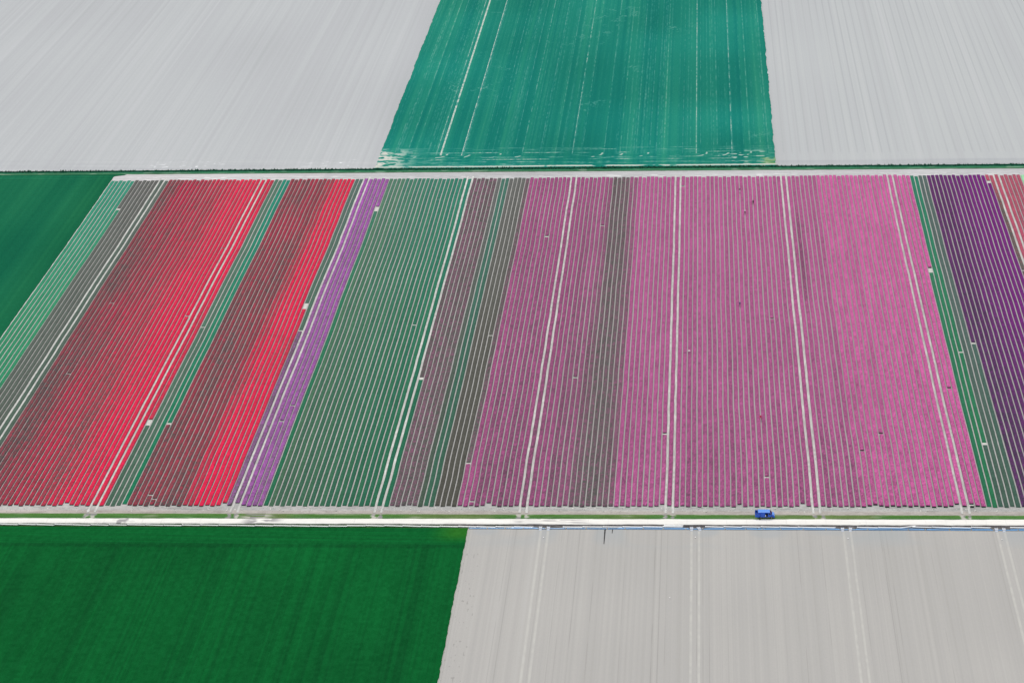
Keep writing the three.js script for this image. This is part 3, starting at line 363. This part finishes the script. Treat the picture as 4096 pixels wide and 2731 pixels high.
// ---------------------------------------------------------------- blue van
{
  const paint = std(20, 96, 224, 0.3, {}), litPaint = std(92, 156, 250, 0.3), grey = std(120, 124, 130, 0.6), glass = new THREE.MeshPhysicalMaterial({ color: 0x0a1016, roughness: 0.06, metalness: 0, transmission: 0.25 }), dark = std(24, 25, 28, 0.8), tyre = std(34, 34, 36, 0.9), lampM = std(236, 240, 245, 0.1), inner = std(70, 72, 78, 0.9), chrome = std(200, 204, 210, 0.3, { metalness: 0.7 });  // roof and bonnet: body blue with light from above put into the colour
  const van = new THREE.Group(); van.position.set(216.35, 0.05, -497.55); van.rotation.y = 0.021; van.scale.set(0.95, 0.93, 0.95);
  const outline = () => { const s = new THREE.Shape(); s.moveTo(-2.28, 0.34); s.lineTo(-2.3, 0.9); s.lineTo(-2.24, 1.84); s.quadraticCurveTo(-2.22, 1.9, -2.14, 1.9); s.lineTo(0.9, 1.9); s.quadraticCurveTo(1.02, 1.89, 1.1, 1.8); s.lineTo(1.62, 1.2); s.quadraticCurveTo(2.1, 1.08, 2.22, 0.92); s.quadraticCurveTo(2.32, 0.7, 2.3, 0.36); s.lineTo(1.88, 0.34); s.absarc(1.5, 0.34, 0.38, 0, Math.PI, false); s.lineTo(-1.07, 0.34); s.absarc(-1.45, 0.34, 0.38, 0, Math.PI, false); s.closePath(); return s; };
  const ext = (s, d, z) => new THREE.ExtrudeGeometry(s, { depth: d, bevelEnabled: true, bevelSize: 0.015, bevelThickness: 0.015, bevelSegments: 1, curveSegments: 10 }).translate(0, 0, z);
  const near = outline(), hole = p => new THREE.Path(p.map(q => new THREE.Vector2(...q)));
  near.holes.push(hole([[-0.32, 0.52], [0.46, 0.52], [0.46, 1.74], [-0.32, 1.74]]), hole([[0.62, 1.16], [1.46, 1.16], [1.0, 1.72], [0.62, 1.72]]), hole([[-2.1, 1.2], [-1.5, 1.2], [-1.5, 1.66], [-2.08, 1.66]]));
  const nearSide = part('body_side', ext(near, 0.05, 0.83), paint, van);
  const farS = outline(); farS.holes.push(hole([[0.62, 1.16], [1.46, 1.16], [1.0, 1.72], [0.62, 1.72]])); part('body_side', ext(farS, 0.05, -0.88), paint, van);
  for (const z of [0.845, -0.865]) part('side_window', new THREE.ExtrudeGeometry(new THREE.Shape([[0.6, 1.14], [1.49, 1.14], [1.01, 1.74], [0.6, 1.74]].map(p => new THREE.Vector2(...p))), { depth: 0.012, bevelEnabled: false }).translate(0, 0, z), glass, van);
  part('rear_side_window', box(0.64, 0.5, 0.012, -1.79, 1.43, 0.85), std(20, 60, 190, 0.2), van);
  { const s = new THREE.Shape(); s.moveTo(-0.86, 0); s.quadraticCurveTo(-0.84, 0.07, -0.7, 0.09); s.quadraticCurveTo(0, 0.14, 0.7, 0.09); s.quadraticCurveTo(0.84, 0.07, 0.86, 0); s.lineTo(-0.86, 0); const g = new THREE.ExtrudeGeometry(s, { depth: 3.12, bevelEnabled: true, bevelSize: 0.02, bevelThickness: 0.05, bevelSegments: 2, curveSegments: 12 }).rotateY(Math.PI / 2).translate(-2.15, 1.885, 0); const rf = part('roof', g, litPaint, van); for (let k = -2; k <= 2; k++) part('roof_rib', rbox(2.7, 0.025, 0.05, 0.01, -0.65, 2.012 - 0.006 * k * k, k * 0.27), litPaint, rf); }
  part('windscreen', box(0.80, 0.02, 1.62, 1.36, 1.515, 0, 0, 0, -0.858), glass, van);
  { const s = new THREE.Shape(); s.moveTo(1.62, 1.205); s.quadraticCurveTo(2.1, 1.09, 2.24, 0.92); s.lineTo(2.2, 0.84); s.quadraticCurveTo(2.05, 1.0, 1.62, 1.13); s.closePath(); part('bonnet', ext(s, 1.64, -0.82), litPaint, van); }
  part('front_panel', rbox(0.1, 0.36, 1.66, 0.04, 2.24, 0.68, 0), paint, van); part('grille', box(0.03, 0.14, 0.8, 2.305, 0.74, 0), dark, van); part('bumper', rbox(0.2, 0.24, 1.74, 0.06, 2.28, 0.42, 0), grey, van);
  for (const z of [-0.66, 0.66]) part('headlight', rbox(0.22, 0.18, 0.3, 0.05, 2.17, 0.88, z), lampM, van);
  part('floor', box(4.3, 0.08, 1.64, -0.1, 0.44, 0), inner, van); part('bulkhead', box(0.04, 1.3, 1.6, 0.52, 1.1, -0.02), inner, van); part('dashboard', rbox(0.4, 0.3, 1.55, 0.08, 1.5, 1.0, 0), dark, van);
  for (const z of [-0.42, 0.42]) part('seat', merge([rbox(0.5, 0.16, 0.5, 0.05, 0.86, 0.78, z), rbox(0.14, 0.62, 0.5, 0.05, 0.64, 1.12, z)]), inner, van);
  const sd = part('sliding_door', rbox(1.16, 1.3, 0.05, 0.02, -0.9, 1.1, 0.935), paint, van); part('handle', rbox(0.16, 0.04, 0.03, 0.01, -0.42, 1.06, 0.97), dark, sd); sd.userData.label = 'sliding side door pushed back';
  part('door_rail', box(1.5, 0.03, 0.02, -1.0, 1.02, 0.905), dark, van);
  for (const [x, w] of [[-0.58, 0.95], [0.62, 0.95]]) part('sill_panel', rbox(w, 0.16, 0.03, 0.01, x, 0.42, 0.905), grey, van);
  for (const s of [1, -1]) { const d = part('rear_door', rbox(0.7, 1.3, 0.05, 0.02, -2.66, 1.08, s * 0.86), paint, van); d.userData.label = 'rear door swung fully open'; part('window', box(0.3, 0.24, 0.062, -2.68, 1.46, s * 0.86), glass, d); part('tail_lamp', rbox(0.08, 0.36, 0.12, 0.02, -2.29, 1.0, s * 0.8), std(180, 30, 34, 0.3), van); }
  part('rear_bumper', rbox(0.14, 0.18, 1.7, 0.04, -2.34, 0.42, 0), grey, van);
  for (const s of [1, -1]) { part('mirror', merge([rbox(0.1, 0.24, 0.16, 0.03, 1.4, 1.28, s * 1.02), box(0.04, 0.04, 0.14, 1.4, 1.2, s * 0.93)]), dark, van); for (const x of [-1.45, 1.5]) { const w = part('wheel', new THREE.TorusGeometry(0.24, 0.09, 10, 22).translate(x, 0.31, s * 0.8), tyre, van); part('rim', new THREE.CylinderGeometry(0.21, 0.21, 0.12, 14).rotateX(Math.PI / 2).translate(x, 0.31, s * 0.81), chrome, w); part('hub', new THREE.CylinderGeometry(0.06, 0.06, 0.15, 10).rotateX(Math.PI / 2).translate(x, 0.31, s * 0.81), dark, w); } }
  part('wiper', box(0.5, 0.02, 0.03, 1.38, 1.53, 0.2, 0, 0, -0.858), dark, van);
  tag(van, 'blue panel van with side and rear doors open, parked on the road verge', 'van'); place(van, 'parked_van');
  // white boxes in its side doorway, a dark bag on the road edge behind it
  for (const [x, z, h, lab] of [[216.2, -496.95, 0.42, 'white box in the open side door of the van, near its front seat'], [215.95, -497.3, 0.66, 'taller white box standing deeper inside the open van door']]) { const o = new THREE.Group(); o.position.set(x, 0.54, z); part('tub', rbox(0.26, h, 0.24, 0.03, 0, h / 2, 0), whitePipe, o); part('lid', rbox(0.29, 0.05, 0.27, 0.02, 0, h + 0.01, 0), whitePipe, o); tag(o, lab, 'box'); place(o, 'white_box'); }
  const bg = new THREE.Group(); bg.position.set(214.75, 0.1, -496.0); const sp = new THREE.SphereGeometry(0.16, 10, 7); const p = sp.attributes.position; for (let k = 0; k < p.count; k++) { const s = 1 + 0.16 * sn(p.getX(k) * 14, p.getY(k) * 14 + p.getZ(k) * 9); p.setXYZ(k, p.getX(k) * s * 1.2, Math.max(-0.1, p.getY(k) * s), p.getZ(k) * s); } sp.computeVertexNormals(); part('sack', sp.translate(0, 0.1, 0), dark, bg); part('knot', new THREE.ConeGeometry(0.05, 0.12, 7).translate(0.02, 0.27, 0), dark, bg); tag(bg, 'small dark bag on the white road below the van\'s rear wheel', 'bag'); place(bg, 'dark_bag');
}
// ---------------------------------------------------------------- white bag lying on a pink bed
{
  const o = new THREE.Group(); o.position.set(195.95, 0.42, -598.7); o.rotation.y = -0.5;
  const g = new THREE.SphereGeometry(0.25, 14, 9), p = g.attributes.position; for (let k = 0; k < p.count; k++) { const s = 1 + 0.12 * sn(p.getX(k) * 9 + 3, p.getY(k) * 9 + p.getZ(k) * 7); p.setXYZ(k, p.getX(k) * s * 1.35, p.getY(k) * s * 0.8, p.getZ(k) * s); } g.computeVertexNormals();
  part('sack', g.translate(0, 0.15, 0), whitePipe, o); part('knot', new THREE.ConeGeometry(0.09, 0.2, 8).rotateZ(-1.2).translate(0.38, 0.2, 0), whitePipe, o);
  tag(o, 'white sack lying on a pink bed just right of the sixth wheel-track pair', 'sack'); place(o, 'white_sack');
}

// ---------------------------------------------------------------- five people among the pink beds
function buildBody(J) {   // J: joints; returns the merged skin of one figure as position/normal/zone arrays
  const bones = [ // [from, to, r0, r1, zone]  zones: 0 skin, 1 top, 2 trousers, 3 shoes
    ['pelvis', 'chest', 0.135, 0.155, 1], ['chest', 'neck', 0.14, 0.06, 1], ['neck', 'head', 0.055, 0.06, 0], ['head', 'crown', 0.088, 0.092, 0], ['head', 'chin', 0.07, 0.045, 0], ['nose', 'nose', 0.018, 0.018, 0],
    ['hipL', 'pelvis', 0.095, 0.13, 2], ['hipR', 'pelvis', 0.095, 0.13, 2], ['chest', 'shL', 0.1, 0.065, 1], ['chest', 'shR', 0.1, 0.065, 1]];
  for (const s of ['L', 'R']) bones.push(['hip' + s, 'kn' + s, 0.092, 0.06, 2], ['kn' + s, 'an' + s, 0.06, 0.042, 2], ['an' + s, 'toe' + s, 0.045, 0.038, 3], ['sh' + s, 'el' + s, 0.056, 0.043, 1], ['el' + s, 'wr' + s, 0.043, 0.03, 1], ['wr' + s, 'pa' + s, 0.028, 0.036, 0]);
  const N = 112, mc = new MarchingCubes(N, new THREE.MeshBasicMaterial(), false, false, 60000), S = 0.95, cy = 0.86;
  const B = bones.map(b => { const a = J[b[0]], c = J[b[1]], d = [c[0] - a[0], c[1] - a[1], c[2] - a[2]]; return { a, d, l: d[0] * d[0] + d[1] * d[1] + d[2] * d[2] || 1e-9, r0: b[2], r1: b[3], z: b[4] }; });
  const dist = (b, x, y, z) => { const px = x - b.a[0], py = y - b.a[1], pz = z - b.a[2], t = cl((px * b.d[0] + py * b.d[1] + pz * b.d[2]) / b.l), qx = px - b.d[0] * t, qy = py - b.d[1] * t, qz = pz - b.d[2] * t; return Math.sqrt(qx * qx + qy * qy + qz * qz) - mix(b.r0, b.r1, t); };
  for (let k = 0; k < N; k++) for (let j = 0; j < N; j++) for (let i = 0; i < N; i++) { const x = ((i - N / 2) / (N / 2)) * S, y = ((j - N / 2) / (N / 2)) * S + cy, z = ((k - N / 2) / (N / 2)) * S; let v = 9; if (Math.abs(x) < 0.5 && Math.abs(z) < 0.6) for (const b of B) { const d = dist(b, x, y, z), h = cl(0.5 + 0.5 * (v - d) / 0.035); v = mix(v, d, h) - 0.035 * h * (1 - h); } mc.field[i + j * N + k * N * N] = -v; }
  mc.isolation = 0; mc.update();
  const n = mc.count, pos = new Float32Array(n * 3), nor = mc.normalArray.slice(0, n * 3), zone = new Uint8Array(n);
  for (let k = 0; k < n; k++) { const x = mc.positionArray[k * 3] * S, y = mc.positionArray[k * 3 + 1] * S + cy, z = mc.positionArray[k * 3 + 2] * S; pos[k * 3] = x; pos[k * 3 + 1] = y; pos[k * 3 + 2] = z; let bd = 9; for (const b of B) { const d = dist(b, x, y, z); if (d < bd) { bd = d; zone[k] = b.z; } } if (zone[k] === 1 && y < J.pelvis[1] + 0.04) zone[k] = 2; }
  // fingers: five chains rooted in each palm
  const fp = [], fn = [], fz = [];
  for (const s of ['L', 'R']) { const w = new THREE.Vector3(...J['wr' + s]), p = new THREE.Vector3(...J['pa' + s]), d = p.clone().sub(w).normalize(), side = new THREE.Vector3(0, 0, 1), inw = new THREE.Vector3(s === 'L' ? 1 : -1, 0, 0);
    for (let f = 0; f < 5; f++) { const th = f === 4, L = [0.066, 0.076, 0.07, 0.054, 0.05][f], base = p.clone().addScaledVector(side, th ? 0.03 : (1.5 - f) * 0.02).addScaledVector(d, th ? -0.03 : 0.015), dir = d.clone().addScaledVector(side, th ? 0.9 : 0).addScaledVector(inw, 0.15).normalize(), m1 = base.clone().addScaledVector(dir, L * 0.55), m2 = m1.clone().addScaledVector(dir, L * 0.5).addScaledVector(inw, 0.02);
      const g = new THREE.TubeGeometry(new THREE.CatmullRomCurve3([base, m1, m2]), 4, 0.0095, 6).toNonIndexed(); fp.push(...g.attributes.position.array); fn.push(...g.attributes.normal.array); for (let q = 0; q < g.attributes.position.count; q++) fz.push(0); } }
  const P = new Float32Array(pos.length + fp.length), Q = new Float32Array(P.length), Z = new Uint8Array(P.length / 3); P.set(pos); P.set(fp, pos.length); Q.set(nor); Q.set(fn, nor.length); Z.set(zone); Z.set(fz, n); return { P, Q, Z };
}
const shoeEye = std(20, 18, 18, 0.4), skinM = new THREE.MeshStandardMaterial({ roughness: 0.8, color: new THREE.Color().setRGB(0.5, 0.3, 0.22) }), lipM = std(150, 70, 66, 0.8);
const stand = { pelvis: [0, 0.95, 0], chest: [0, 1.27, 0.01], neck: [0, 1.44, 0.02], head: [0, 1.57, 0.04], crown: [0, 1.63, 0.02], chin: [0, 1.52, 0.08], nose: [0, 1.575, 0.135], hipL: [-0.1, 0.92, 0], hipR: [0.1, 0.92, 0], knL: [-0.11, 0.5, 0.02], knR: [0.11, 0.5, 0.03], anL: [-0.11, 0.08, -0.02], anR: [0.12, 0.08, 0], toeL: [-0.13, 0.045, 0.15], toeR: [0.14, 0.045, 0.17], shL: [-0.18, 1.38, 0], shR: [0.18, 1.38, 0], elL: [-0.25, 1.12, -0.02], elR: [0.25, 1.12, -0.02], wrL: [-0.25, 0.88, 0.08], wrR: [0.25, 0.88, 0.08], paL: [-0.25, 0.80, 0.11], paR: [0.25, 0.80, 0.11] };
const stoop = { ...stand, chest: [0, 1.22, 0.16], neck: [0, 1.36, 0.25], head: [0, 1.47, 0.32], crown: [0, 1.53, 0.33], chin: [0, 1.41, 0.35], nose: [0, 1.455, 0.42], shL: [-0.18, 1.31, 0.2], shR: [0.18, 1.31, 0.2], elL: [-0.27, 1.08, 0.28], elR: [0.28, 1.08, 0.26], wrL: [-0.2, 0.92, 0.44], wrR: [0.22, 0.94, 0.42], paL: [-0.18, 0.86, 0.49], paR: [0.2, 0.88, 0.48], knL: [-0.11, 0.5, 0.12], anL: [-0.11, 0.08, 0.1], toeL: [-0.12, 0.045, 0.27], anR: [0.12, 0.09, -0.16], toeR: [0.13, 0.045, 0.0], knR: [0.11, 0.5, -0.02] };
{
  const bodies = [buildBody(stand), buildBody(stoop)], Js = [stand, stoop], fab = new THREE.MeshStandardMaterial({ roughness: 0.9, vertexColors: true });
  const skin = [0.5, 0.3, 0.22], shoe = [0.05, 0.05, 0.05], dk = [0.02, 0.015, 0.03];
  const people = [
    [213.42, -734.99, 0, 0.3, dk, [0.75, 0.74, 0.78], [0.55, 0.5, 0.45], 'person in dark top and pale trousers standing farthest back in the pink field'],
    [217.99, -723.16, 0, -0.2, [0.03, 0.02, 0.05], dk, [0.03, 0.02, 0.02], 'person all in dark clothes standing on a path in the pink field'],
    [214.92, -714.02, 0, 0.1, [0.86, 0.86, 0.86], dk, [0.7, 0.68, 0.64], 'person in white top and dark trousers on a path in the pink field'],
    [211.88, -633.74, 1, 0.1, [0.10, 0.16, 0.30], [0.07, 0.05, 0.16], [0.45, 0.45, 0.55], 'person in blue clothes stooping on a path halfway down the pink field'],
    [216.38, -553.7, 1, -0.3, [0.66, 0.03, 0.08], [0.45, 0.03, 0.07], [0.75, 0.6, 0.6], 'person in red clothes stooping among pink beds nearest the road']];
  for (const [x, z, b, turn, top, leg, hair, label] of people) {
    const { P, Q, Z } = bodies[b], J = Js[b], col = new Float32Array(P.length), pal = [skin, top, leg, shoe]; for (let k = 0; k < Z.length; k++) col.set(pal[Z[k]], k * 3);
    const g = new THREE.BufferGeometry(); g.setAttribute('position', new THREE.BufferAttribute(P, 3)); g.setAttribute('normal', new THREE.BufferAttribute(Q, 3)); g.setAttribute('color', new THREE.BufferAttribute(col, 3));
    const o = new THREE.Group(); o.position.set(x + wig(x, z), 0.06, z); o.rotation.y = turn; o.scale.setScalar(1.06);
    part('body', g, fab, o); const hm = new THREE.MeshStandardMaterial({ roughness: 0.95 }); hm.color.setRGB(...hair);
    const c = J.crown; part('hair', new THREE.SphereGeometry(0.105, 14, 10, 0, 6.284, 0, 1.7).rotateX(-0.35).translate(c[0], c[1] + 0.0, c[2] - 0.01), hm, o);
    for (const s of [-1, 1]) { part('eye', new THREE.SphereGeometry(0.011, 8, 6).translate(s * 0.033, J.nose[1] + 0.025, J.nose[2] - 0.03), shoeEye, o); part('ear', new THREE.SphereGeometry(0.024, 8, 6).scale(0.5, 1.2, 0.8).translate(s * 0.088, J.head[1], J.head[2] - 0.02), skinM, o); }
    part('mouth', box(0.04, 0.008, 0.01, 0, J.nose[1] - 0.045, J.nose[2] - 0.022), lipM, o);
    tag(o, label, 'person'); place(o, 'person');
  }
}
renderer.render(scene, camera);
